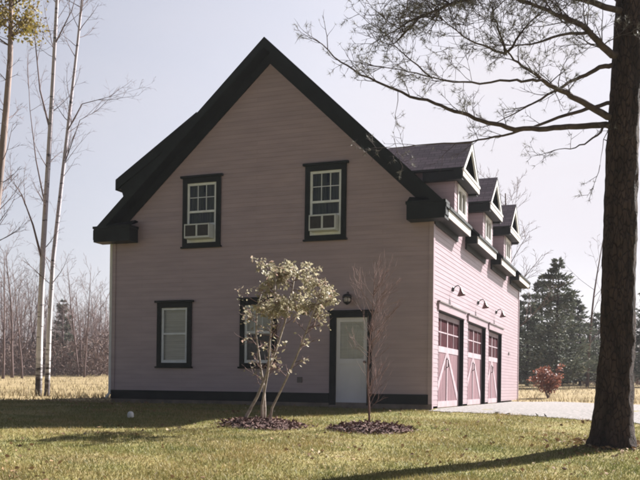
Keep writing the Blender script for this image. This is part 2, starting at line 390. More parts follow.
def lawn_grass():
    mb = MB(); n = 0
    while n < 165000:
        s = 8.2 + 12.5*R()**1.25; lat = random.triangular(-0.75, 0.75, 0)*s if R() < .5 else U(-.42, .42)*s
        p = CAM + FW*s + RT*lat
        if blocked(p.x, p.y): continue
        d = noise.noise(Vector((p.x*0.8, p.y*0.8, 9)))
        if R() > 0.75 + 0.5*d: continue
        h = U(.022, .06)*(1+0.3*d)
        mb.blade((p.x, p.y, ground(p.x, p.y)-.004), Vector((U(-.035, .035), U(-.035, .035), h)), U(.003, .006)); n += 1
    structure(mb.build('lawn_grass', 'blade', loc=(0, 0, 0)), 'stuff')
    mb = MB()
    for _ in range(34000):
        s = 21 + 50*R()**1.6; lat = U(-0.6, 0.6)*s
        p = CAM + FW*s + RT*lat
        if blocked(p.x, p.y): continue
        if noise.noise(Vector((p.x*.3, p.y*.3, 4))) < -0.2 and R() < .7: continue
        h = U(.08, .28) if s > 25 else U(.04, .1)
        mb.blade((p.x, p.y, ground(p.x, p.y)-.01), Vector((U(-.1, .1), U(-.1, .1), h)), U(.008, .018))
    structure(mb.build('dry_field_grass', 'dry', loc=(0, 0, 0)), 'stuff')
    mb = MB()
    for _ in range(1500):
        s = 8.5+13*R(); p = CAM + FW*s + RT*U(-.42, .42)*s
        if blocked(p.x, p.y) or noise.noise(Vector((p.x*.5, p.y*.5, 20))) < .02: continue
        mb.leaf((p.x, p.y, ground(p.x, p.y)+U(.015, .04)), U(.04, .085), 0, Vector((U(-1, 1), U(-1, 1), U(-.15, .3))).normalized(), .7)
    pb = hit(611, 447)
    for _ in range(420):
        g, q = U(0, 6.3), .30+abs(random.gauss(0, .45)); x, y = pb.x+q*math.cos(g), pb.y+q*math.sin(g)
        mb.leaf((x, y, ground(x, y)+U(.012, .04)), U(.04, .11), 0, Vector((U(-1, 1), U(-1, 1), U(-.1, .25))).normalized(), U(.15, .6))
    structure(mb.build('fallen_leaves', 'deadleaf', loc=(0, 0, 0)), 'stuff')
lawn_grass()

def mulch_bed(i, label):
    p, a, b = BEDS[i]; mb = MB(); n, k = 30, 6
    t = thing('mulch_bed', p, label, 'mulch bed', 'mulch beds on the front lawn')
    rim = [1+0.16*noise.noise(Vector((math.cos(6.283*j/n)*1.5, math.sin(6.283*j/n)*1.5, i*7))) for j in range(n)]
    def h(r, x, y): return max(0, 1-r*r)*0.10 + 0.05*noise.noise(Vector((x*5, y*5, 2)))*(1-r)
    for q in range(k+1):
        r = 1-q/k
        for j in range(n):
            g = 6.283*j/n; x, y = p.x+a*r*rim[j]*math.cos(g), p.y+b*r*rim[j]*math.sin(g)
            mb.v.append((x, y, ground(x, y)-(.02 if q == 0 else 0)+h(r, x, y)))
    for q in range(k):
        for j in range(n):
            mb.f.append((q*n+j, q*n+(j+1) % n, (q+1)*n+(j+1) % n, (q+1)*n+j)); mb.m.append(0); mb.sm.append(True)
    mb.build('mound', 'mulch', t)
    mc = MB()
    for _ in range(1100):
        r, g = math.sqrt(R())*1.03+(.3*R()**2 if R() < .15 else 0), U(0, 6.283); x, y = p.x+a*r*math.cos(g), p.y+b*r*math.sin(g)
        mc.leaf((x, y, ground(x, y)+h(r, x, y)+U(0, .025)), U(.04, .10), 0, Vector((U(-1, 1), U(-1, 1), U(-.3, .5))).normalized(), .4)
    structure(mc.build('bark_chips', 'chip', t), 'stuff')
mulch_bed(0, 'brown mulch bed round the foot of the leafy multi-stemmed tree')
mulch_bed(1, 'brown mulch bed round the foot of the thin bare sapling')

# ------------------------------------------------------------------ carriage house
H = thing('carriage_house', (0, 0, 0), 'mauve clapboard carriage house with steep gable and three side garage doors', 'house')
COURSE = 0.102
def lap(mb, P, left, right, z0, z1, holes=(), m=0):
    """lap siding: overlapping boards; P(u, z, off) gives the world point; left/right(z) bound each board"""
    k0 = math.floor(z0/COURSE); z = k0*COURSE
    while z < z1-1e-6:
        cuts = sorted({c for c in ([max(z, z0), min(z+COURSE, z1)] + [h for q in holes for h in q[2:] if max(z, z0) < h < min(z+COURSE, z1)])})
        off = lambda q: 0.002 + 0.0062*(1-(q-z)/COURSE)
        for a, b in zip(cuts, cuts[1:]):
            if b-a < 1e-4: continue
            mid = (a+b)/2
            spans = [(None, None)]
            hs = sorted([(q[0], q[1]) for q in holes if q[2] < mid < q[3]])
            edges = [None] + [e for q in hs for e in q] + [None]
            for i in range(0, len(edges), 2):
                l0, r0 = edges[i], edges[i+1]
                la, lb = (left(a), left(b)) if l0 is None else (l0, l0)
                ra, rb = (right(a), right(b)) if r0 is None else (r0, r0)
                if ra-la < 1e-3: continue
                rb = max(rb, lb)
                mb.face([P(la, a, off(a)), P(ra, a, off(a)), P(rb, b, off(b)), P(lb, b, off(b))], m)
                if abs(a-z) < 1e-6 or a == z0:
                    mb.face([P(la, a, 0.0), P(ra, a, 0.0), P(ra, a, off(a)), P(la, a, off(a))], m)
        z += COURSE

WIN = [dict(x0=-6.20, x1=-5.17, z0=3.78, z1=5.50, up=True), dict(x0=-3.00, x1=-2.00, z0=3.80, z1=5.55, up=True),
       dict(x0=-6.88, x1=-5.92, z0=0.88, z1=2.50, up=False), dict(x0=-4.62, x1=-3.68, z0=0.88, z1=2.52, up=False)]
TR = 0.12
wh = [(w['x0']+TR, w['x1']-TR, w['z0']+TR, w['z1']-TR-.04) for w in WIN]
DX0, DX1, DZ = -2.20, -1.46, 2.03
wh.append((DX0-.02, DX1+.02, 0.0, DZ+.02))
BZ = 0.32
gl = lambda z: max(-W, XM-(RZ-.06-z)/SLL); gr = lambda z: min(0, XM+(RZ-.06-z)/SL)
mb = MB(); lap(mb, lambda u, z, o: (u, -o, z), gl, gr, BZ, RZ-.1, wh); mb.build('wall', 'siding', H)
GD = [(0.60, 3.50), (4.05, 6.75), (7.25, 9.75)]; GZ = 2.22
gh = [(a, b, -.1, GZ) for a, b in GD]
mb = MB(); lap(mb, lambda u, z, o: (o, u, z), lambda z: 0, lambda z: D, 0.06, 4.72, gh); mb.build('wall', 'siding', H)
mb = MB(); lap(mb, lambda u, z, o: (-W-o, -u, z), lambda z: -D, lambda z: 0, BZ, 4.6); mb.build('wall', 'siding', H)
mb = MB(); lap(mb, lambda u, z, o: (-u, D+o, z), lambda z: -gr(z), lambda z: -gl(z), BZ, RZ-.1); mb.build('wall', 'siding', H)
# foundation, skirt boards, corner boards
mb = MB(); mb.box(-W-.01, -.012, -.012, .12, -.5, .115); mb.box(-W-.01, -W+.12, .12, D, -.5, .115); mb.box(-W+.12, -.2, D-.12, D+.01, -.5, .115)
mb.build('foundation', 'foundation', H)
mb = MB(); mb.box(-W-.03, DX0-.16, -.035, -.002, .10, BZ); mb.box(DX1+.16, -.06, -.035, -.002, .10, BZ)
mb.box(-W-.03, -W-.002, 0, D, .10, BZ); mb.build('skirt_board', 'trim', H)
mb = MB(); mb.box(-.075, .024, -.026, -.001, .115, 4.1); mb.box(.001, .026, -.001, .10, .0, 4.1); mb.build('corner_board', 'siding', H)
mb = MB(); mb.box(.001, .026, D-.1, D+.024, 0, 4.1); mb.build('corner_board', 'siding', H)
mb = MB(); mb.box(-W-.024, -W+.07, -.026, -.001, BZ, 4.1); mb.box(-W-.026, -W-.001, -.001, .1, BZ, 4.1); mb.build('corner_board', 'siding', H)
# inner dark room so that glass looks into a house
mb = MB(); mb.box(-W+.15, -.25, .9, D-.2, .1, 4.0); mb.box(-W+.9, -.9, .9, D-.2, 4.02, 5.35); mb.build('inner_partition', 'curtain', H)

# roof
def rz(x): return RZ-(SL if x > XM else SLL)*abs(x-XM)
DC = [3.0, 6.9, 10.8]; GAP = 0.52
EX, OV = 0.34, 0.36
mb = MB()
def slab(mb, pts, th, uvs=None, m=0):
    pts = [Vector(p) for p in pts]; mb.face(pts, m, False, uvs); lo = [p-Vector((0, 0, th)) for p in pts]; mb.face(lo[::-1], 1)
    for i in range(len(pts)):
        j = (i+1) % len(pts); mb.face([pts[i], lo[i], lo[j], pts[j]], 1)
L = math.hypot(1, SL)
def slope(x0, x1, y0, y1):
    slab(mb, [(x0, y0, rz(x0)), (x1, y0, rz(x1)), (x1, y1, rz(x1)), (x0, y1, rz(x0))][::(1 if x1 > x0 else -1)], .07,
         [(y0, x0*L), (y0, x1*L), (y1, x1*L), (y1, x0*L)][::(1 if x1 > x0 else -1)])
slope(XM, 0, -OV, D+OV); slope(XM, -W-EX, -OV, D+OV)
SEG = [(-OV, DC[0]-GAP), (DC[0]+GAP, DC[1]-GAP), (DC[1]+GAP, DC[2]-GAP), (DC[2]+GAP, D+OV)]
for a, b in SEG: slope(0.0005, EX+.03, a, b)
mb.build('roof', ['shingle', 'trim'], H)
# rake boards, soffits and friezes on both gables
def rake(yf, yw, sgn):
    mb = MB()
    for xe in (EX+.02, -W-EX-.02):
        def st(t0, t1, ya, yb, xe=xe):   # strip between t0 and t1 below the roof surface
            a, b = Vector((XM, ya, RZ)), Vector((xe, ya, rz(xe)))
            mb.prism([a-UP*t0, b-UP*t0, b-UP*t1, a-UP*t1], (0, yb-ya, 0))
        st(.012, .25, yf-sgn*.022, yf+sgn*.02)          # fascia
        st(.20, .245, yf+sgn*.02, yw-sgn*.04)           # soffit
        st(.10, .50, yw-sgn*.035, yw-sgn*.001, -.03 if xe > -1 else -W+.03)          # frieze on the wall
        mb.box(min(xe, xe), xe+.001, yf, yf+.001, rz(xe)-.2, rz(xe)-.19)
    return mb.build('rake_board', 'trim', H)
rake(-OV, 0, 1); rake(D+OV, D, -1)
# cornice returns at the foot of the front rake
def creturn(x0, x1):
    mb = MB(); k = -.11 if x0 < -4 else 0; mb.box(x0, x1, -OV-.028, -.001, 4.09+k, 4.42+k); mb.box(x0-.02, x1+.02, -OV-.045, -.001, 4.42+k, 4.48+k)
    mb.prism([(x0, -OV-.01, 4.48+k), (x1, -OV-.01, 4.48+k), ((x1 if x0 < -4 else x0), -.002, 4.62+k), ((x1 if x0 < -4 else x0), -OV*.4, 4.63+k)], (0, 0, -.02))
    mb.build('cornice_return', 'trim', H)
creturn(-.50, EX+.0); creturn(-W-EX-.0, -W+.70)
# eave boxes between the dormers, with pale fascia and a dark drip edge
for a, b in SEG:
    a2 = a+.022 if a > 0 else -.001
    mb = MB(); mb.box(.001, EX-.02, a2, b, 4.17, 4.37); mb.box(.001, .05, a2, b, 4.04, 4.17)
    e = mb.build('eave_box', 'trim', H)
    mb = MB(); mb.box(EX-.02, EX+.004, a2-.02 if a > 0 else a2, b, 4.16, 4.345); mb.build('fascia', 'white', e)
    mb = MB(); mb.box(EX+.005, EX+.045, a2-.02, b+.01, 4.33, 4.39); mb.build('drip_edge', 'trim', e)
mb = MB(); mb.box(-W-EX+.03, -W-.001, -.001, D+OV, 4.06, 4.20); mb.build('eave_box', 'trim', H)

# gabled dormers on the side
def dormer(c):
    hw, ow, fx = 0.84, 1.06, 0.24; zb, ze, zr = 4.70, 5.74, 6.64
    mb = MB(); hole = [(c-.42, c+.42, 4.86, 5.38)]
    lap(mb, lambda u, z, o: (o, u, z), lambda z: c-hw, lambda z: c+hw, 4.7, 5.52, hole)
    bk = lambda z: XM+(RZ-z)/SL
    lap(mb, lambda u, z, o: (u, c-hw-o, z), lambda z: bk(z), lambda z: 0, 4.7, 5.72)
    lap(mb, lambda u, z, o: (-u, c+hw+o, z), lambda z: 0, lambda z: -bk(z), 4.7, 5.72)
    d = mb.build('dormer', 'siding', H)
    r = MB(); xr, xe = bk(zr)-.05, bk(ze)-.05
    for sg in (-1, 1):
        pts = [(fx+.03, c+sg*ow, ze), (fx+.03, c, zr), (xr, c, zr), (xe, c+sg*ow, ze)]; uv = [(fx, 0), (fx, 1.4), (xr, 1.4), (xe, 0)]
        slab(r, pts[::-sg], .05, uv[::-sg])
    r.build('dormer_roof', ['shingle', 'trim'], d)
    for sg in (-1, 1):       # dark eave boxes along both cheeks
        b = MB(); y0, y1 = sorted((c+sg*(ow-.02), c+sg*(hw+.018))); b.box(bk(5.46)+.0, fx-.02, y0, y1, 5.46, 5.67)
        b.build('eave_box', 'trim', d)
    t = MB(); t.prism([(.06, c-.98, 5.72), (.06, c+.98, 5.72), (.06, c, 6.54)], (.03, 0, 0)); t.build('gable_panel', 'trim', d)
    k = MB(); k.box(.018, fx-.003, c-ow+.01, c+ow-.01, 5.50, 5.715); k.build('soffit_box', 'trim', d)
    f = MB(); f.box(fx-.002, fx+.02, c-ow, c+ow, 5.53, 5.66); f.box(fx-.002, fx+.04, c-ow-.01, c+ow+.01, 5.662, 5.716)
    for sg in (-1, 1):
        a, e = Vector((fx-.03, c, zr-.055)), Vector((fx-.03, c+sg*ow, ze-.055))
        f.prism([a, e, e-UP*.0, e+Vector((0, -sg*.16, -.0)), a-UP*.16], (.05, 0, 0))
    f.build('cornice', 'white', d)
    w = MB(); x = .03
    for (y0, y1, z0, z1) in ((c-.5, c+.5, 5.38, 5.47), (c-.5, c+.5, 4.76, 4.86), (c-.5, c-.42, 4.86, 5.38), (c+.42, c+.5, 4.86, 5.38), (c-.015, c+.015, 4.86, 5.38)):
        w.box(-.03, x, y0, y1, z0, z1, 0)
    w.face([(-.02, c-.42, 4.86), (-.02, c+.42, 4.86), (-.02, c+.42, 5.38), (-.02, c-.42, 5.38)], 1)
    w.box(-.10, -.08, c-.5, c+.5, 4.8, 5.25, 2)
    w.build('window', ['white', 'glass', 'curtain'], d)
for c in DC: dormer(c)
# long low-pitched shed dormer on the far slope
def shed():
    y0, y1 = -.30, D-.3; xa, za, xb, zb = -5.70, 6.97, -7.95, 5.52
    mb = MB(); lap(mb, lambda u, z, o: (-7.58-o, -u, z), lambda z: -y1+.3, lambda z: -.02, rz(-7.58)-.05, 5.62); d = mb.build('dormer', 'siding', H)
    r = MB(); k = 1.19
    slab(r, [(xa, y0, za), (xa, y1, za), (xb, y1, zb), (xb, y0, zb)], .06, [(y0, xa*k), (y1, xa*k), (y1, xb*k), (y0, xb*k)]); r.build('dormer_roof', ['shingle', 'trim'], d)
    f = MB(); f.prism([(xa-.2, y0+.01, za-.16), (xb-.01, y0+.01, zb-.02), (xb-.01, y0+.01, zb-.26), (xa-.2, y0+.01, za-.40)], (0, .04, 0))
    f.box(xb-.01, xb+.03, y0+.05, y1, zb-.26, zb-.03)
    f.prism([(xa-.1, y0+.05, za-.2), (-7.86, y0+.05, 5.40), (-7.72, y0+.05, rz(-7.72)-.03), (xa-.1, y0+.05, rz(xa-.1)-.03)], (0, .25, 0))  # dark panel over the cheek gap, shadow under the shed roof put into its colour
    f.prism([(xb+.02, y0+.05, zb-.24), (-7.59, y0+.05, zb-.20), (-7.59, y1, zb-.20), (xb+.02, y1, zb-.24)], (0, 0, .02))
    f.build('fascia', 'trim', d)
shed()

# windows of the gable
def window(w, kind):
    x0, x1, z0, z1 = w['x0'], w['x1'], w['z0'], w['z1']
    t = MB(); y = -.045
    t.box(x0, x0+TR, y, .0, z0+TR, z1-TR-.04); t.box(x1-TR, x1, y, .0, z0+TR, z1-TR-.04)
    t.box(x0, x1, y, .0, z0+.03, z0+TR); t.box(x0-.03, x1+.03, y-.035, 0, z0-.01, z0+.03)
    t.box(x0, x1, y-.003, 0, z1-TR-.04, z1-.03); t.box(x0-.05, x1+.05, y-.045, 0, z1-.03, z1+.02)
    for a, b in ((x0+TR-.006, x0+TR), (x1-TR, x1-TR+.006)): t.box(a, b, 0.001, .09, z0+TR, z1-TR-.04)
    f = t.build('window', 'trim', H)
    a0, a1, b0, b1 = x0+TR, x1-TR, z0+TR, z1-TR-.04; zm = b0+(b1-b0)*(.53 if kind != 'up' else .52)
    s = MB(); q = .055
    s.box(a0, a0+q, -.02, .02, b0, b1); s.box(a1-q, a1, -.02, .02, b0, b1); s.box(a0+q, a1-q, -.021, .02, b1-q, b1); s.box(a0+q, a1-q, -.02, .021, b0, b0+q+.015)
    s.box(a0+q, a1-q, -.024, .019, zm-.025, zm+.025)
    if kind == 'up':
        s.box(a0+q, a1-q, -.028, .0, zm-.33, zm-.285)            # lower sash pushed up above the cooler
        for k in (1, 2): xx = a0+q+(a1-a0-2*q)*k/3; s.box(xx-.008, xx+.008, -.006, .006, zm+.025, b1-q)
        zz = (zm+b1)/2; s.box(a0+q, a1-q, -.005, .005, zz-.008, zz+.008)
    elif kind == 'dark':
        for k in (1, 2): xx = a0+q+(a1-a0-2*q)*k/3; s.box(xx-.007, xx+.007, -.006, .006, zm+.025, b1-q)
    s.build('sash', 'sash', f)
    g = MB(); g.face([(a0+q, .003, b0+.06), (a1-q, .003, b0+.06), (a1-q, .003, b1-q), (a0+q, .003, b1-q)]); g.build('pane', 'glass', f)
    bl = MB()
    if kind == 'blind':
        zz = b1-q
        while zz > b0+.08: bl.box(a0+.01, a1-.01, .06, .075, zz-.042, zz); zz -= .045
        bl.build('blind', 'blind', f)
    elif kind == 'dark':
        zz = b1-q
        while zz > zm-.02: bl.box(a0+.01, a1-.01, .06, .075, zz-.042, zz); zz -= .045
        bl.build('blind', 'blind', f)
    else:
        n = 16
        for side in (0, 1):
            for k in range(n//2):
                u0 = (k/n*.92) if side == 0 else 1-(k/n*.92)-.0575
                xx = a0+(a1-a0)*u0; yy = .10+(.02 if k % 2 else 0)
                bl.box(xx, xx+.045, yy, yy+.02, zm-.3, b1)
        bl.build('curtain', 'curtain', f)
    return zm, a0+q, a1-q, b0
for w, kind, lab in zip(WIN, ('up', 'up', 'blind', 'dark'), (None, None, None, None)):
    zm, a0, a1, b0 = window(w, kind)
    if kind == 'up':
        left = w['x0'] < -5
        t = thing('air_conditioner', ((a0+a1)/2, -.02, b0+.02), 'window air conditioner in the %s upstairs window %s' % (('left', 'above the pale-blinded window') if left else ('right', 'nearer the garage side')), 'air conditioner', 'air conditioners in the upstairs windows')
        c = MB(); z0, z1 = b0+.075, zm-.335; y0 = -.27 if left else -.24
        c.box(a0+.01, a1-.01, y0+.02, .15, z0, z1); c.box(a0+.005, a1-.005, y0, y0+.02, z1-.03, z1); c.box(a0+.005, a1-.005, y0, y0+.02, z0, z0+.045)
        xm = (a0+a1)/2
        c.box(xm-.022, xm+.022, y0-.004, y0+.02, z0+.045, z1-.03); c.box(a0+.005, a0+.03, y0, y0+.02, z0+.045, z1-.03); c.box(a1-.03, a1-.005, y0, y0+.02, z0+.045, z1-.03)
        c.build('casing', 'ac', t)
        for u0, u1 in ((a0+.03, xm-.022), (xm+.022, a1-.03)):
            g = MB(); g.box(u0, u1, y0+.012, y0+.02, z0+.045, z1-.03); zz = z0+.06
            while zz < z1-.05: g.box(u0, u1, y0+.002, y0+.012, zz, zz+.008); zz += .024
            g.build('grille', 'grille', t)

# entry door
def entry():
    d = MB(); x0, x1 = DX0+.0, DX1-.0
    d.box(x0, x1, -.01, .035, .06, .16); d.box(x0, x0+.09, -.01, .035, .16, DZ); d.box(x1-.09, x1, -.01, .035, .16, DZ)
    d.box(x0+.09, x1-.09, -.01, .035, DZ-.10, DZ); d.box(x0+.09, x1-.09, -.01, .035, .98, 1.10); d.box(x0+.09, x1-.09, .004, .03, .16, .98)
    d.box(x0+.15, x1-.15, -.004, .006, .24, .90)
    o = d.build('entry_door', 'door', H)
    g = MB(); g.face([(x0+.09, .006, 1.10), (x1-.09, .006, 1.10), (x1-.09, .006, DZ-.1), (x0+.09, .006, DZ-.1)]); g.build('pane', 'glass', o)
    g = MB(); n = 10
    for k in range(n):
        a = x0+.09+(x1-x0-.18)*k/n; g.box(a, a+(x1-x0-.18)/n, .02+(.006 if k % 2 else 0), .034, 1.10, DZ-.1)
    g.build('door_curtain', 'blind', o)
    h = MB(); h.lathe((x1-.055, -.01, 1.03), [(0, .075), (.022, .072), (.03, .055), (.026, .04), (.012, .03), (.012, .012), (.028, .01), (.028, 0)], 14, 0, (0, -1, 0)); h.build('knob', 'metal', o)
    f = MB(); f.box(x0-.15, x0-.004, -.05, 0, .03, DZ+.004); f.box(x1+.004, x1+.10, -.05, 0, .03, DZ+.004)
    f.box(x0-.16, x1+.11, -.055, 0, DZ+.004, DZ+.13); f.box(x0-.19, x1+.14, -.085, 0, DZ+.13, DZ+.165)
    f.build('door_frame', 'trim', o)
    s = MB(); s.box(x0-.1, x1+.1, -.16, -.014, -.08, .055); s.build('door_sill', 'foundation', o)
entry()

# garage doors
def garage(a, b):
    x = -.12; h = GZ; d = MB(); 
    d.box(x-.05, x, a+.03, b-.03, .015, h-.02, 0)
    st = x+.022
    n = 2; wd = b-a-.06
    for k in range(n+1):
        yy = a+.03+wd*k/n; hw = .055 if k in (0, n) else .04
        y0, y1 = max(a+.03, yy-hw), min(b-.03, yy+hw); d.box(x, st, y0, y1, .015, h-.02, 1)
    for z0, z1 in ((.015, .16), (1.30, 1.44), (h-.14, h-.02)):
        for k in range(n):
            d.box(x, st-.002, a+.03+wd*k/n+.04, a+.03+wd*(k+1)/n-.04, z0, z1, 1)
    for k in range(n):      # tongue and groove boards
        for j in range(1, 8):
            yy = a+.03+wd*(k+j/8)/n; d.box(x, x+.010, yy-.078, yy+.078, .16, 1.30, 0)
    for k in range(n):      # pale diagonal braces
        y0, y1 = a+.09+wd*k/n, a-.03+wd*(k+1)/n; yb, yt = (y0, y1) if k == 0 else (y1, y0)
        sgn = 1 if yt > yb else -1
        d.prism([(x+.01, yb, .16), (x+.01, yb+sgn*.16, .16), (x+.01, yt, 1.22), (x+.01, yt, 1.30), (x+.01, yt-sgn*.06, 1.30), (x+.01, yb, .28)], (.010, 0, 0), 1)
    o = d.build('garage_door', ['rose', 'palerose'], H)
    for k in range(n):
        p = MB(); y0, y1 = a+.03+wd*k/n+.045, a+.03+wd*(k+1)/n-.045
        p.box(x, x+.008, y0, y1, 1.45, h-.145, 0); p.box(x+.008, x+.016, y0, y1, 1.755, 1.785, 1); p.box(x+.008, x+.0165, (y0+y1)/2-.014, (y0+y1)/2+.014, 1.45, h-.145, 1)
        p.build('pane', ['maroon', 'palerose'], o)
    j = MB(); j.box(-.17, .006, a-.0, a+.028, 0.01, h); j.box(-.17, .006, b-.028, b+.0, .01, h); j.box(-.17, .006, a+.028, b-.028, h-.02, h+.0); j.build('jamb', 'trim', o)
    c = MB(); c.box(.0, .045, a-.10, b+.10, h+.002, h+.17); c.box(.0, .075, a-.13, b+.13, h+.17, h+.20, 1); c.build('head_casing', ['siding', 'grey'], o)
    g = MB(); g.tube([(x+.03, (a+b)/2-.12, .95), (x+.075, (a+b)/2-.12, .98), (x+.075, (a+b)/2-.12, 1.14), (x+.03, (a+b)/2-.12, 1.17)], .012, 6); g.build('handle', 'metal', o)
for a, b in GD: garage(a, b)
mb = MB(); mb.tube([(-W-.05, -.02, 4.1), (-W-.06, -.02, 3.9), (-W-.06, -.02, .25), (-W-.10, -.14, .10)], .038, 8); mb.build('downspout', 'white', H)
mb = MB(); mb.box(-3.14, -3.03, -.04, 0, .55, .68); mb.build('outlet_box', 'grey', H)
mb = MB(); mb.box(.0, .03, 11.2, 11.45, 1.62, 1.70); mb.build('vent_hood', 'grey', H)

# lamps
def lantern():
    t = thing('wall_lantern', (-1.90, -.02, 2.42), 'dark round wall lantern above the white entry door', 'lamp'); x, z = -1.90, 2.44
    m = MB(); m.lathe((x, -.016, z+.05), [(0, .03), (.05, .028), (.065, .012), (.065, 0)], 16, 0, (0, -1, 0)); m.build('backplate', 'metal', t)
    m = MB(); m.tube([(x, -.03, z+.07), (x, -.10, z+.16), (x, -.17, z+.14), (x, -.18, z+.10)], .012, 8)
    m.lathe((x, -.18, z+.05), [(0, .06), (.05, .055), (.095, .03), (.115, -.01), (.11, -.02)], 18); m.lathe((x, -.18, z-.11), [(.0, -.03), (.02, -.025), (.06, .0), (.085, .03), (.08, .035)], 18)
    for k in range(6):
        g = k*1.047; m.tube([(x+.10*math.cos(g), -.18+.10*math.sin(g), z+.04), (x+.105*math.cos(g), -.18+.105*math.sin(g), z-.03), (x+.078*math.cos(g), -.18+.078*math.sin(g), z-.09)], .007, 5)
    m.build('cage', 'metal', t)
    m = MB(); m.lathe((x, -.18, z-.02), [(0, -.08), (.05, -.065), (.075, -.02), (.075, .02), (.05, .055), (0, .06)], 16); m.build('globe', 'globe', t)
lantern()
def barn_lamp(y, label):
    z = 2.84; t = thing('gooseneck_lamp', (.02, y, z), label, 'lamp', 'gooseneck lamps above the garage doors')
    m = MB(); m.lathe((.016, y, z), [(0, .03), (.05, .028), (.06, .01), (.06, 0)], 12, 0, (1, 0, 0)); m.build('backplate', 'metal', t)
    m = MB(); m.tube([(.03, y, z), (.08, y, z+.07), (.14, y, z+.09), (.19, y, z+.05), (.20, y, z-.01)], .013, 8); m.build('arm', 'metal', t)
    m = MB(); m.lathe((.205, y, z-.01), [(.02, .02), (.035, .0), (.045, -.05), (.08, -.10), (.10, -.15), (.095, -.15), (.07, -.10), (.03, -.05), (.0, -.04)], 18, 0, (-.12, 0, 1)); m.build('lamp_shade', 'copper', t)
for y, lab in ((2.05, 'gooseneck lamp above the garage door nearest the front gable'), (5.40, 'gooseneck lamp above the middle garage door'), (8.5, 'gooseneck lamp above the garage door farthest from the front gable')):
    barn_lamp(y, lab)

# ------------------------------------------------------------------ trees
def grow(mb, lf, p, d, r, length, lev, P, depth=0):
    """a limb: a wandering tapered tube that carries the next order of limbs"""
    n = P['seg'][min(depth, len(P['seg'])-1)]; pts, rad = [Vector(p)], [r]; q = Vector(p); d = d.normalized(); r1 = r*P['taper']
    for k in range(n):
        d = (d + Vector((U(-1, 1), U(-1, 1), U(-1, 1)))*P['wob'] + UP*P['up'][min(depth, len(P['up'])-1)]).normalized()
        q = q + d*(length/n); pts.append(q.copy()); rad.append(r+(r1-r)*(k+1)/n)
    mb.tube(pts, rad, P['side'][min(depth, len(P['side'])-1)], cap=False)
    if lev <= 0:
        if lf is not None: lf(pts)
        return
    nb = P['kids'][min(depth, len(P['kids'])-1)]
    for k in range(nb):
        t = P['start'][min(depth, len(P['start'])-1)] + (1-P['start'][min(depth, len(P['start'])-1)])*(k+R())/nb
        i = min(int(t*n), n-1); w = t*n-i; b = pts[i].lerp(pts[i+1], w); td = (pts[i+1]-pts[i]).normalized()
        a = td.orthogonal().normalized(); a.rotate(Matrix.Rotation(k*2.4+U(-.5, .5), 3, td))
        ang = U(*P['ang']); nd = td*math.cos(ang)+a*math.sin(ang)
        rr = (rad[i]+(rad[i+1]-rad[i])*w)*U(.38, .6)
        grow(mb, lf, b, nd, max(rr, P['rmin']), length*U(*P['len'])*(1.15-.6*t), lev-1, P, depth+1)

BARE = dict(seg=(9, 5, 4, 3), taper=.25, wob=.10, up=(.02, .08, .08, .05), side=(6, 4, 3, 3), kids=(11, 6, 4, 3), start=(.32, .25, .2, .2), ang=(.5, .95), len=(.36, .52), rmin=.006)

def bare_tree(name, p, h, r, label, cat, group=None, m='twig', P=BARE, lev=3, lean=(0, 0)):
    t = thing(name, p, label, cat, group)
    n, segs = 8, []
    a, mbT, mbB = Vector(p)-UP*.15, MB(), MB()
    q = a.copy(); d = Vector((lean[0], lean[1], 1)).normalized(); pts, rad = [a], [r*1.25]
    for k in range(n):
        d = (d+Vector((U(-1, 1), U(-1, 1), 0))*.06).normalized(); q = q+d*(h*.85/n); pts.append(q.copy()); rad.append(r*(1-.8*(k+1)/n))
    mbT.tube(pts, rad, 7); mbT.build('trunk', m, t)
    for k in range(P['kids'][0]+6):
        tt = .28+.72*(k+R())/(P['kids'][0]+6); i = min(int(tt*n), n-1); b = pts[i].lerp(pts[i+1], tt*n-i); g = k*2.4+U(-.4, .4); el = U(.5, 1.1)
        nd = Vector((math.cos(g)*math.cos(el), math.sin(g)*math.cos(el), math.sin(el)))
        grow(mbB, None, b, nd, max(r*.4*(1.1-tt), P['rmin']), h*U(.2, .34)*(1.25-.75*tt), lev-1, P, 1)
    mbB.build('branches', m, t)
    return t

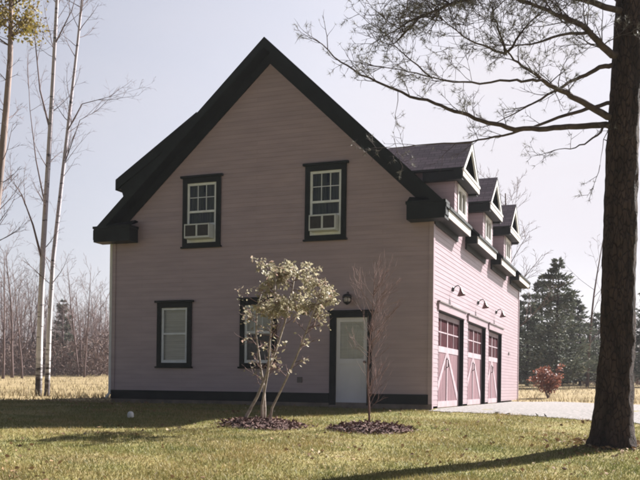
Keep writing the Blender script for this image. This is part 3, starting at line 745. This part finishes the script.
# --- birch clump on the left
def birch():
    s = 29.0; base = hit(42, 398.5)
    t = thing('birch_tree', base, 'tall double-trunked white birch with black lower bark left of the house', 'tree')
    def poly(l): return [pos(a, b, s+ds) for a, b, ds in l]
    A = poly([(37, 402, 0), (38.5, 392, 0), (40, 330, 0), (43, 250, 0), (49, 150, 0), (53, 80, 0), (57, 0, 0), (60, -60, 0), (61, -120, .3)])
    B = poly([(46, 402, -.1), (47, 392, -.1), (49, 330, -.1), (53, 260, .1), (62, 180, .3), (70, 110, .4), (78, 40, .5), (84, -20, .6), (90, -90, .6)])
    for l, r in ((A, .125), (B, .10)):
        l[0].z = min(l[0].z, base.z-.05)
        m = MB(); n = len(l); m.tube(l, [r*(1.25 if k == 0 else 1.0-.75*k/(n-1)) for k in range(n)], 10); m.build('trunk', 'birch', t)
    m = MB()
    limbs = [([(42.5, 262, 0), (33, 225, -.3), (22, 195, -.6), (11, 178, -.9)], .042), ([(50, 130, 0), (40, 90, .3), (35, 40, .4), (33, -10, .6)], .035),
             ([(68, 130, .3), (82, 104, .2), (105, 98, .1), (128, 92, 0)], .022), ([(64, 165, .3), (80, 120, .5), (95, 112, .6)], .02),
             ([(55, 44, 0), (72, 10, -.3), (80, -20, -.4)], .025), ([(45, 205, 0), (36, 160, .3), (30, 110, .5), (27, 50, .6)], .028)]
    PB = dict(BARE, wob=.14, up=(.03, .06, .03), kids=(5, 4, 3), len=(.4, .6), rmin=.005)
    for l, r in limbs:
        pts = poly(l); m.tube(pts, [r*(1-.88*k/(len(pts)-1)) for k in range(len(pts))], 6); grow(m, None, pts[-1], pts[-1]-pts[-2], r*.16, .9, 2, PB, 1)
        for k in range(5):
            i = random.randrange(len(pts)-1); b = pts[i].lerp(pts[i+1], R()); d = (pts[i+1]-pts[i]).normalized()+Vector((U(-1, 1), U(-1, 1), U(-.3, .8)))*.8
            grow(m, None, b, d, .011, U(.7, 1.5), 2, PB, 1)
    for l in (A, B):
        for k in range(26):
            i = U(2.5, len(l)-1.01); b = l[int(i)].lerp(l[int(i)+1], i % 1); g = U(0, 6.3)
            grow(m, None, b, Vector((math.cos(g), math.sin(g), U(.4, 1.3))), U(.010, .018), U(.8, 1.8), 2, PB, 1)
    m.build('branches', 'twig', t)
birch()

# --- leaning leafy tree whose stem crosses the left edge of the view
def left_edge_tree():
    s = 22.0; pts = [pos(a, b, s) for a, b in ((-16, 410), (-14, 330), (-7, 240), (1, 165), (6, 110), (10, 60), (11, 10), (8, -50), (4, -110))]
    base = Vector((pts[0].x, pts[0].y, ground(pts[0].x, pts[0].y))); pts[0].z = base.z-.1
    t = thing('slender_tree', base, 'slender tan tree with yellow-brown leaves at the left edge of the view', 'tree')
    m = MB(); m.tube(pts, [.13, .11, .10, .09, .08, .07, .055, .04, .02], 9); m.build('trunk', 'tanbark', t)
    b, lf = MB(), MB()
    def leaves(q):
        for _ in range(24):
            p = q[random.randrange(1, len(q))]+Vector((U(-.2, .2), U(-.2, .2), U(-.24, .1))); lf.leaf(p, U(.07, .12), 0, None, .6)
    PL = dict(BARE, kids=(4, 4, 3), len=(.4, .6))
    for k in range(46):
        i = U(5.4, 7.6); p = pts[int(i)].lerp(pts[min(int(i)+1, 8)], i % 1); g = U(0, 6.3)
        grow(b, leaves, p, Vector((math.cos(g), math.sin(g), U(-.2, .7))), .02, U(.5, .95), 1, PL, 1)
    for k in range(34):
        i = U(1.3, 6); p = pts[int(i)].lerp(pts[int(i)+1], i % 1); g = U(0, 6.3)
        grow(b, None, p, Vector((math.cos(g), math.sin(g), U(.2, 1))), .013, U(.6, 1.3), 2, PL, 1)
    b.build('branches', 'twig', t); lf.build('foliage', 'autumn', t)
left_edge_tree()

# --- the pine that frames the view on the right
def pine():
    s = 12.4; base = hit(611, 447)
    s = (base-CAM).dot(FW)
    t = thing('pine_tree', base, 'big dark pine trunk with spreading sparse branches in the right foreground', 'tree')
    spec = [(610.5, 453, 27), (611, 446, 23.5), (612.5, 430, 20.5), (615, 390, 18), (617.5, 340, 16.5), (618.5, 280, 16), (620.5, 220, 15.6), (622, 160, 15.2), (625, 100, 15), (629, 40, 14.5), (632, -20, 14), (637, -120, 12), (640, -240, 9.5), (642, -360, 6), (642, -450, 2)]
    m = MB(); pts = [pos(a, b, s) for a, b, w in spec]; rad = [w*s/FPX for a, b, w in spec]
    P2, R2 = [], []
    for i in range(len(pts)-1):
        nk = 12 if i < 10 else 5
        for k in range(nk):
            P2.append(pts[i].lerp(pts[i+1], k/nk)); R2.append(rad[i]+(rad[i+1]-rad[i])*k/nk)
    n = 40; m.tube(P2, R2, n, cap=False)
    for i in range(len(m.v)):           # furrowed, knobbly outline
        v = Vector(m.v[i]); c = P2[i//n]; k = 1+.09*noise.noise(Vector((v.x*9, v.y*9, v.z*2)))+.07*noise.noise(Vector((v.x*16, v.y*16, v.z*7)))
        if i//n < 16: k += .18*max(0, math.cos((i % n)/n*6.283*5))*(1-(i//n)/16)
        m.v[i] = tuple(c+(v-c)*k)
    m.build('trunk', 'bark', t)
    b, nd = MB(), MB()
    def tuft(p, d, k=9, L=.085):
        for _ in range(k):
            v = (d*.6+Vector((U(-1, 1), U(-1, 1), U(-1, 1)))).normalized(); nd.blade(p, v*U(.6, 1.1)*L, .0026)
    def tips(q):
        for k in range(1, len(q)):
            if R() < .42: tuft(q[k], (q[k]-q[k-1]).normalized())
    def sparse(q):
        if R() < .75: tuft(q[-1], (q[-1]-q[-2]).normalized(), 7, .07)
    PP = dict(seg=(6, 5, 4, 3), taper=.3, wob=.22, up=(.0, .03, .05), side=(6, 5, 4, 3), kids=(5, 4, 3), start=(.3, .25, .2), ang=(.45, 1.0), len=(.45, .7), rmin=.004)
    # (photo course, depth change at the tip, butt radius in m, twig count, needle density)
    BR = [([(612, 55), (598, 40), (580, 24), (556, 14), (530, 4), (500, -8)], -1.0, .060, 34, 1),
          ([(614, 64), (600, 68), (585, 76), (570, 82), (548, 95), (528, 106), (505, 118)], .8, .045, 8, .35),
          ([(608, 116), (590, 106), (572, 96), (558, 90), (545, 82), (533, 73), (518, 63), (508, 52)], -.5, .058, 10, .7),
          ([(542, 80), (528, 81), (510, 80), (480, 83), (455, 82), (425, 75), (400, 70), (372, 66)], -.9, .022, 16, .8),
          ([(606, 125), (585, 126), (560, 127), (540, 129), (515, 129), (495, 124), (475, 118), (455, 111), (435, 103), (410, 96), (385, 85), (360, 74), (340, 62), (322, 44)], 1.2, .050, 14, .35),
          ([(612, 102), (595, 107), (575, 112), (550, 121), (520, 131), (495, 137), (470, 142), (430, 144), (392, 148)], 1.5, .036, 10, .35),
          ([(606, 124), (597, 135), (585, 144), (570, 148), (555, 150)], -.2, .022, 3, .3),
          ([(506, 54), (500, 35), (495, 18), (490, -5)], -.6, .020, 14, 1),
          ([(508, 52), (520, 34), (532, 20), (550, 8)], -.3, .020, 12, .9),
          ([(506, 54), (490, 48), (470, 40), (450, 26), (432, 10)], -.9, .018, 28, 1),
          ([(592, 31), (560, 36), (530, 44), (500, 46)], -1.4, .024, 12, .8),
          ([(618, 10), (580, -2), (540, -10), (490, -6), (450, 4), (420, 18), (398, 40)], -1.6, .05, 60, 1),
          ([(618, 0), (590, -30), (540, -45), (480, -50), (430, -30), (400, -8)], .4, .05, 20, 1),
          ([(630, 20), (645, 0), (670, -20), (710, -30)], .5, .05, 10, .8),
          ([(432, 78), (410, 60), (395, 45), (380, 30)], -.9, .012, 10, .5),
          ([(398, 92), (396, 115), (394, 138)], 1.0, .006, 2, .2),
          ([(616, 112), (604, 140), (600, 165)], .1, .012, 2, .3)]
    for l, dz, r, nt_, den in BR:
        if l[0][0] > 605: l = [(l[0][0]+(14 if l[0][0] < 616 else 6), l[0][1]+2)] + l
        d0 = {(542, 80): -.31, (506, 54): -.5, (508, 52): -.5, (592, 31): -.28, (432, 78): -.65, (398, 92): .81}.get(l[0], 0)     # where a side limb leaves its parent
        q = [pos(a, c, s+d0+(dz-d0)*(k/(len(l)-1))**1.3) for k, (a, c) in enumerate(l)]
        pts = []
        for i in range(len(q)-1):
            for k in range(3): pts.append(q[i].lerp(q[i+1], k/3)+Vector((U(-1, 1), U(-1, 1), U(-1, 1)))*.014)
        pts.append(q[-1]); N = len(pts)
        b.tube(pts, [r*(1-.82*k/(N-1)) for k in range(N)], 8)
        for k in range(nt_):
            u = .22+.78*R()**.8 if den >= .9 else .35+.65*R(); i = min(int(u*(N-1)), N-2); p = pts[i]; d = (pts[i+1]-pts[i]).normalized()
            v = (d*.7+Vector((U(-1, 1), U(-1, 1), U(-.5, 1.0)))*.75).normalized()
            grow(b, tips if R() < den else sparse, p, v, max(.0045, r*.16), U(.32, .75)*(1.2 if den >= .9 else .8), 2 if den >= .7 else 1, PP, 1)
        grow(b, tips, pts[-1], (pts[-1]-pts[-2]).normalized(), max(.006, r*.18), .5, 2, PP, 1)
    for k in range(30):      # crown above the frame
        i = U(10.5, 13.6); p = pts_at(spec, i, s); g = U(0, 6.3)
        grow(b, tips, p, Vector((math.cos(g), math.sin(g), U(-.1, .35))), .035, U(1.6, 2.8)*(14.6-i)/4+.4, 2, PP, 1)
    b.build('branches', 'branch', t); nd.build('needles', 'needle', t)
def pts_at(spec, i, s):
    k = int(i); a, b = spec[k], spec[k+1]; w = i-k
    return pos(a[0]+(b[0]-a[0])*w, a[1]+(b[1]-a[1])*w, s)
pine()

# --- leafy ornamental tree before the gable
def ornamental():
    base = hit(262, 425); s = (base-CAM).dot(FW)
    t = thing('ornamental_tree', base, 'small multi-stemmed tree with pale yellow-green leaves before the ground-floor window', 'tree')
    m, b, lf = MB(), MB(), MB()
    stems = [([(239, 432, 0), (247, 415, 0), (257, 397, 0), (266, 375, 0), (276, 350, .1), (285, 322, .2), (292, 292, .2), (296, 268, .2)], .034),
             ([(264, 430, .1), (265, 410, .1), (264, 388, .15), (260, 362, .2), (256, 335, .2), (257, 308, .3), (264, 284, .3)], .028),
             ([(268, 430, -.1), (272, 408, -.1), (283, 386, -.15), (296, 358, -.2), (307, 330, -.3), (317, 302, -.3), (322, 282, -.3)], .026),
             ([(262, 430, 0), (262, 405, 0), (268, 372, -.1), (270, 340, -.2), (274, 305, -.2), (276, 270, -.2)], .026)]
    PO = dict(BARE, wob=.2, up=(.02, .05, .02), kids=(4, 4, 3), len=(.45, .7), rmin=.004)
    def mk(dens):
        def leaves(q):
            for k in range(1, len(q)):
                for _ in range(4):
                    if R() < dens:
                        lf.leaf(q[k]+Vector((U(-.04, .04), U(-.04, .04), U(-.05, .03))), U(.035, .10), 0, Vector((U(-1, 1), U(-1, 1), U(-1.1, .4))).normalized(), .55)
        return leaves
    for l, r in stems:
        lush = .2 if l[0][0] == 264 else 1.0
        pts = [pos(a, c, s+d) for a, c, d in l]; pts[0].z -= .04; n = len(pts)
        m.tube(pts, [r*(1-.7*k/(n-1)) for k in range(n)], 8)
        for k in range(30):
            i = 2.0+(n-3.01)*R()**.75; p = pts[int(i)].lerp(pts[int(i)+1], i % 1); hi = i/(n-1)
            g = U(0, 6.3); v = Vector((math.cos(g), math.sin(g), U(-.05, .7)))
            grow(b, mk(lush if hi > .72 else .05), p, v, .008, U(.22, .42), 1, PO, 1)
    m.build('stems', 'palebark', t); b.build('twigs', 'sapling', t); lf.build('foliage', 'leaf', t)
ornamental()

def sapling():
    base = hit(369.5, 426); s = (base-CAM).dot(FW)
    t = thing('bare_sapling', base, 'thin leafless reddish sapling beside the white entry door', 'tree')
    m, b = MB(), MB(); pts = [pos(a, c, s) for a, c in ((369.5, 430), (369, 405), (368, 380), (369, 350), (372, 318), (374, 288), (375, 262))]
    m.tube(pts, [.022, .018, .014, .010, .008, .005, .003], 8); m.build('trunk', 'sapling', t)
    PS = dict(BARE, wob=.12, up=(.05, .10, .06), kids=(4, 4, 3), ang=(.3, .6), len=(.45, .65), rmin=.0028)
    for k in range(58):
        i = U(.7, 5); p = pts[int(i)].lerp(pts[int(i)+1], i % 1); g = U(-1.3, 1.3) if R() < .72 else U(0, 6.3)
        v = Vector((math.cos(g), math.sin(g), U(.5, 1.8)))
        grow(b, None, p, v, .0045, U(.3, .75), 1 if k % 2 else 2, PS, 1)
    b.build('twigs', 'sapling', t)
sapling()

# --- far trees
def conifer_mesh(h, w, seed, lean=0):
    random.seed(seed); tr, lf = MB(), MB()
    tr.tube([(0, 0, -.2), (0, 0, h*.5), (lean, 0, h*.97)], [h*.018, h*.012, h*.002], 7)
    lv = int(h*3.8)
    for k in range(lv):
        u = (k+R())/lv; z = h*(.05+.93*u); rr = w*(1-u)**.75*U(.6, 1.15)+.12
        for j in range(random.randint(4, 7)):
            g = U(0, 6.3); d = Vector((math.cos(g), math.sin(g), U(-.15, .3))); L = rr*U(.6, 1.1)
            a = Vector((lean*u, 0, z)); tr.tube([a, a+d*L*.6, a+d*L+UP*.1*L], [.02+.01*(1-u), .014, .006], 3, cap=False)
            for q in range(int(20+24*L)):
                v = .25+.75*R(); p = a+d*L*v+UP*.1*L*v+Vector((U(-1, 1), U(-1, 1), U(-.6, .5)))*.22*L*(1.15-v*.5)
                lf.leaf(p, U(.16, .34), 0, (d+Vector((U(-1, 1), U(-1, 1), U(-.6, .8)))).normalized(), .35)
    return tr, lf
def conifer(px, s, top, w, seed, label, lean=0):
    b = pos(px, 384, s); p = Vector((b.x, b.y, ground(b.x, b.y))); h = pos(px, top, s).z-p.z
    tr, lf = conifer_mesh(h, w, seed, lean)
    t = thing('conifer_tree', p, label, 'tree', 'evergreens beyond the drive')
    for o, m, k in ((tr, 'bark', 'trunk'), (lf, 'conifer', 'foliage')):
        o.v = [tuple(Vector(v)+p) for v in o.v]; o.build(k, m, t)
conifer(556, 52, 256, 2.7, 5, 'tallest spired evergreen beyond the drive, above the rust shrub', .1)
conifer(527, 58, 292, 2.5, 6, 'evergreen close behind the far corner of the garage side')
conifer(580, 60, 300, 2.9, 7, 'broad evergreen between the spired one and the big pine trunk', -.3)
conifer(541, 66, 275, 2.6, 8, 'evergreen set back left of the tallest spired one')
conifer(598, 64, 312, 2.8, 11, 'lower evergreen just left of the big pine trunk')
conifer(516, 70, 300, 2.8, 12, 'evergreen half hidden by the far end of the garage wall')
conifer(566, 70, 288, 3.0, 13, 'evergreen set back right of the tallest spired one')
conifer(652, 58, 285, 3.0, 9, 'evergreen at the right edge, behind the big pine trunk')
conifer(62, 74, 300, 1.8, 10, 'small dark evergreen in the left woods beside the birch')
del [o for o in C.objects if o.name.startswith('conifer_tree')][-1]['group']
random.seed(23)

def shrub():
    p = hit(548, 398); t = thing('rust_shrub', p, 'rust-red leafy shrub standing in the dry grass beyond the drive', 'shrub')
    m, lf = MB(), MB()
    def leaves(q):
        for k in range(1, len(q)):
            for _ in range(4): lf.leaf(q[k]+Vector((U(-.1, .1), U(-.1, .1), U(-.1, .1))), U(.09, .16), 0, None, .6)
    for k in range(9):
        g = U(0, 6.3); grow(m, leaves, p-UP*.05, Vector((math.cos(g)*.45, math.sin(g)*.45, 1)), .022, U(.7, 1.15), 2, dict(BARE, kids=(4, 4, 3), len=(.4, .6), rmin=.006, start=(.35, .35, .2)), 1)
    m.build('stems', 'sapling', t); lf.build('foliage', 'redleaf', t)
shrub()

def far_point(px, s):
    b = pos(px, 384, s); return Vector((b.x, b.y, ground(b.x, b.y)))
P3 = dict(BARE, rmin=.011)
VAR = [bare_tree('bare_tree', far_point(12, 62), 11.0, .11, 'bare grey-purple tree in the woods behind the dry field', 'tree', 'bare trees in the woods', P=dict(P3, kids=(12, 5, 4))),
       bare_tree('bare_tree', far_point(78, 66), 10.2, .085, 'bare grey-purple tree in the woods behind the dry field', 'tree', 'bare trees in the woods', P=dict(P3, kids=(9, 4, 3), ang=(.35, .6))),
       bare_tree('bare_tree', far_point(98, 80), 9.5, .10, 'bare grey-purple tree in the woods behind the dry field', 'tree', 'bare trees in the woods', P=dict(P3, kids=(12, 5, 4), wob=.14)),
       bare_tree('bare_tree', far_point(-20, 70), 12.5, .13, 'bare grey-purple tree in the woods behind the dry field', 'tree', 'bare trees in the woods', P=dict(P3, kids=(12, 6, 4)))]
random.seed(41)
for k in range(84):
    px = U(-60, 112) if k < 70 else U(600, 700); s = U(66, 105)
    if px < 30: sc_ = U(.7, 1.15)
    else: sc_ = U(.45, .9)
    dup(VAR[k % 4], far_point(px, s), U(0, 6.3), sc_)
for px, s, sc_ in ((84, 64, .92), (100, 70, .62), (22, 60, .85), (3, 58, 1.0)): dup(VAR[1], far_point(px, s), U(0, 6.3), sc_)
# bare trees that show past the dormers and beside the pine
bare_tree('bare_tree', far_point(505, 46), 12.6, .16, 'bare spreading tree behind the house, showing past the dormers', 'tree', P=dict(P3, kids=(12, 6, 5)), lev=3)
pt = far_point(587, 54)
bare_tree('bare_tree', pt, 11.5, .10, 'thin bare leaning trunk between the evergreens and the big pine', 'tree', P=dict(P3, kids=(3, 3, 2)), lean=(.06, .02))

def undergrowth():
    mb = MB(); random.seed(77)
    for k in range(38000):
        left = R() < .74
        px = U(-70, 122) if left else U(505, 720)
        s = U(66, 92) if left else U(62, 84)
        p = far_point(px, s); hh = (1.4+3.2*max(0, noise.noise(Vector((p.x*.12, p.y*.12, 5)))+.3))*(1.15 if left else .7)
        z = R()**1.5*hh
        mb.leaf(p+UP*z, U(.22, .55), 0, Vector((U(-1, 1), U(-1, 1), U(-.2, 1.6))).normalized(), .22)
    structure(mb.build('undergrowth', 'brush', loc=(0, 0, 0)), 'stuff')
undergrowth()
def far_wood():
    mb = MB(); random.seed(5)
    for k in range(700):
        a = U(-.62, .62); s = U(100, 160); p = CAM+FW*s+RT*s*a; p.z = ground(p.x, p.y); h = U(4.5, 10)*(1.0 if a < -.2 else .8)
        q = [p, p+Vector((U(-.4, .4), U(-.4, .4), h*.5)), p+Vector((U(-.8, .8), U(-.8, .8), h))]; mb.tube(q, [.12, .08, .02], 4, cap=False)
        for j in range(16):
            b = q[1].lerp(q[2], U(-.5, 1)); d = Vector((U(-1, 1), U(-1, 1), U(.3, 1.4))); mb.tube([b, b+d*h*.10, b+d*h*.17+UP*h*.05], [.035, .025, .01], 3, cap=False)
    for k in range(9000):
        a = U(-.65, .65); s = U(96, 150); p = CAM+FW*s+RT*s*a; p.z = ground(p.x, p.y)
        mb.leaf(p+UP*U(0, 3.6)*R(), U(.5, 1.0), 0, Vector((U(-1, 1), U(-1, 1), U(0, 1.6))).normalized(), .3)
    structure(mb.build('far_wood', 'twig', loc=(0, 0, 0)), 'stuff')
far_wood()

def haze():
    mb = MB(); mb.box(-480, 480, -480, 480, -4, 26); o = mb.build('haze', 'haze', loc=(0, 0, 0)); structure(o, 'stuff')
hm = bpy.data.materials.new('thin_autumn_haze'); hm.use_nodes = True; hn = hm.node_tree.nodes; hn.remove(hn['Principled BSDF'])
pv = hn.new('ShaderNodeVolumePrincipled'); pv.inputs['Color'].default_value = (.93, .92, 1, 1); pv.inputs['Density'].default_value = 0.0005; pv.inputs['Anisotropy'].default_value = 0.0
hm.node_tree.links.new(pv.outputs[0], hn['Material Output'].inputs['Volume']); M['haze'] = hm
haze()

# small pale object lying on the lawn
def marker():
    p = hit(130.5, 417.5); t = MB()
    t.lathe((p.x, p.y, p.z-.01), [(.0, .0), (.055, .0), (.062, .02), (.060, .07), (.05, .10), (.028, .118), (0, .122)], 14); o = t.build('lawn_cap', 'white', loc=p)
    tag(o, 'small white capped object standing in the shaded lawn left of the house front', 'cap')
marker()

# ------------------------------------------------------------------ light, sky, camera
EL, AZ = 35, 32      # sun behind the house and to the right (azimuth from +y towards +x)
sd = Vector((math.sin(math.radians(AZ))*math.cos(math.radians(EL)), math.cos(math.radians(AZ))*math.cos(math.radians(EL)), math.sin(math.radians(EL))))
sl = bpy.data.lights.new('sun', 'SUN'); sl.energy = 5.0; sl.angle = math.radians(0.6); sl.color = (1.0, 0.965, 0.925)
so = bpy.data.objects.new('sun', sl); C.objects.link(so); so.rotation_euler = sd.to_track_quat('Z', 'Y').to_euler(); so.location = (20, 30, 40)
w = bpy.data.worlds.new('World'); sc.world = w; w.use_nodes = True; n, l = w.node_tree.nodes, w.node_tree.links
bg = n['Background']
sky = n.new('ShaderNodeTexSky'); sky.sky_type = 'NISHITA'; sky.sun_disc = False; sky.sun_elevation = math.radians(EL); sky.sun_rotation = math.radians(AZ)
sky.dust_density = 2.0; sky.air_density = 1.0
tc = n.new('ShaderNodeTexCoord'); tn = n.new('ShaderNodeTexNoise'); tn.inputs['Scale'].default_value = 1.6; tn.inputs['Detail'].default_value = 6
mp = n.new('ShaderNodeMapping'); mp.inputs['Scale'].default_value = (1, 1, 2.5); l.new(tc.outputs['Generated'], mp.inputs['Vector']); l.new(mp.outputs['Vector'], tn.inputs['Vector'])
mr = n.new('ShaderNodeMapRange'); mr.inputs['From Min'].default_value = .3; mr.inputs['From Max'].default_value = .7; mr.inputs['To Min'].default_value = .66; mr.inputs['To Max'].default_value = 1.0
l.new(tn.outputs['Fac'], mr.inputs['Value'])
mx = n.new('ShaderNodeMix'); mx.data_type = 'RGBA'; sz = n.new('ShaderNodeSeparateXYZ'); l.new(tc.outputs['Generated'], sz.inputs[0])
m2 = n.new('ShaderNodeMapRange'); m2.inputs['From Min'].default_value = .38; m2.inputs['From Max'].default_value = .85; m2.inputs['To Min'].default_value = 1.0; m2.inputs['To Max'].default_value = .25
l.new(sz.outputs['Z'], m2.inputs['Value'])
dt = n.new('ShaderNodeVectorMath'); dt.operation = 'DOT_PRODUCT'; dt.inputs[1].default_value = (.42, .90, 0); l.new(tc.outputs['Generated'], dt.inputs[0])
m3 = n.new('ShaderNodeMapRange'); m3.inputs['From Min'].default_value = -.45; m3.inputs['From Max'].default_value = .75; m3.inputs['To Min'].default_value = .12; m3.inputs['To Max'].default_value = 1.0
l.new(dt.outputs['Value'], m3.inputs['Value']); m4 = n.new('ShaderNodeMath'); m4.operation = 'MULTIPLY'; l.new(m3.outputs[0], m4.inputs[0]); mm = n.new('ShaderNodeMath'); mm.operation = 'MULTIPLY'; l.new(mr.outputs[0], mm.inputs[0]); l.new(m2.outputs[0], mm.inputs[1])
l.new(mm.outputs[0], m4.inputs[1]); l.new(m4.outputs[0], mx.inputs[0]); l.new(sky.outputs[0], mx.inputs[6]); mx.inputs[7].default_value = (5.0, 4.82, 5.15, 1)   # thin high cloud
m5 = n.new('ShaderNodeMapRange'); m5.inputs['From Min'].default_value = -.3; m5.inputs['From Max'].default_value = .65; m5.inputs['To Min'].default_value = .24; m5.inputs['To Max'].default_value = 1.0
l.new(dt.outputs['Value'], m5.inputs['Value']); vm = n.new('ShaderNodeVectorMath'); vm.operation = 'SCALE'; l.new(mx.outputs[2], vm.inputs[0]); l.new(m5.outputs[0], vm.inputs['Scale'])
l.new(vm.outputs[0], bg.inputs['Color']); bg.inputs['Strength'].default_value = 0.05

cd = bpy.data.cameras.new('camera'); co = bpy.data.objects.new('camera', cd); C.objects.link(co)
cd.sensor_width = 36; cd.lens = FPX/640*36; cd.shift_y = (HOR-240)/640; cd.clip_end = 3000; cd.clip_start = .05
co.matrix_world = Matrix.Translation(CAM) @ Matrix.Rotation(YAW, 4, 'Z') @ Matrix.Rotation(math.pi/2, 4, 'X') @ Matrix.Rotation(ROLL, 4, 'Z')
sc.camera = co
sc.cycles.filter_width = 2.0
vs = sc.view_settings; vs.view_transform = 'Standard'; vs.look = 'None'; vs.gamma = 1; vs.exposure = 1.82; vs.use_curve_mapping = False
for o in bpy.data.objects:
    if '_o' in o: del o['_o']
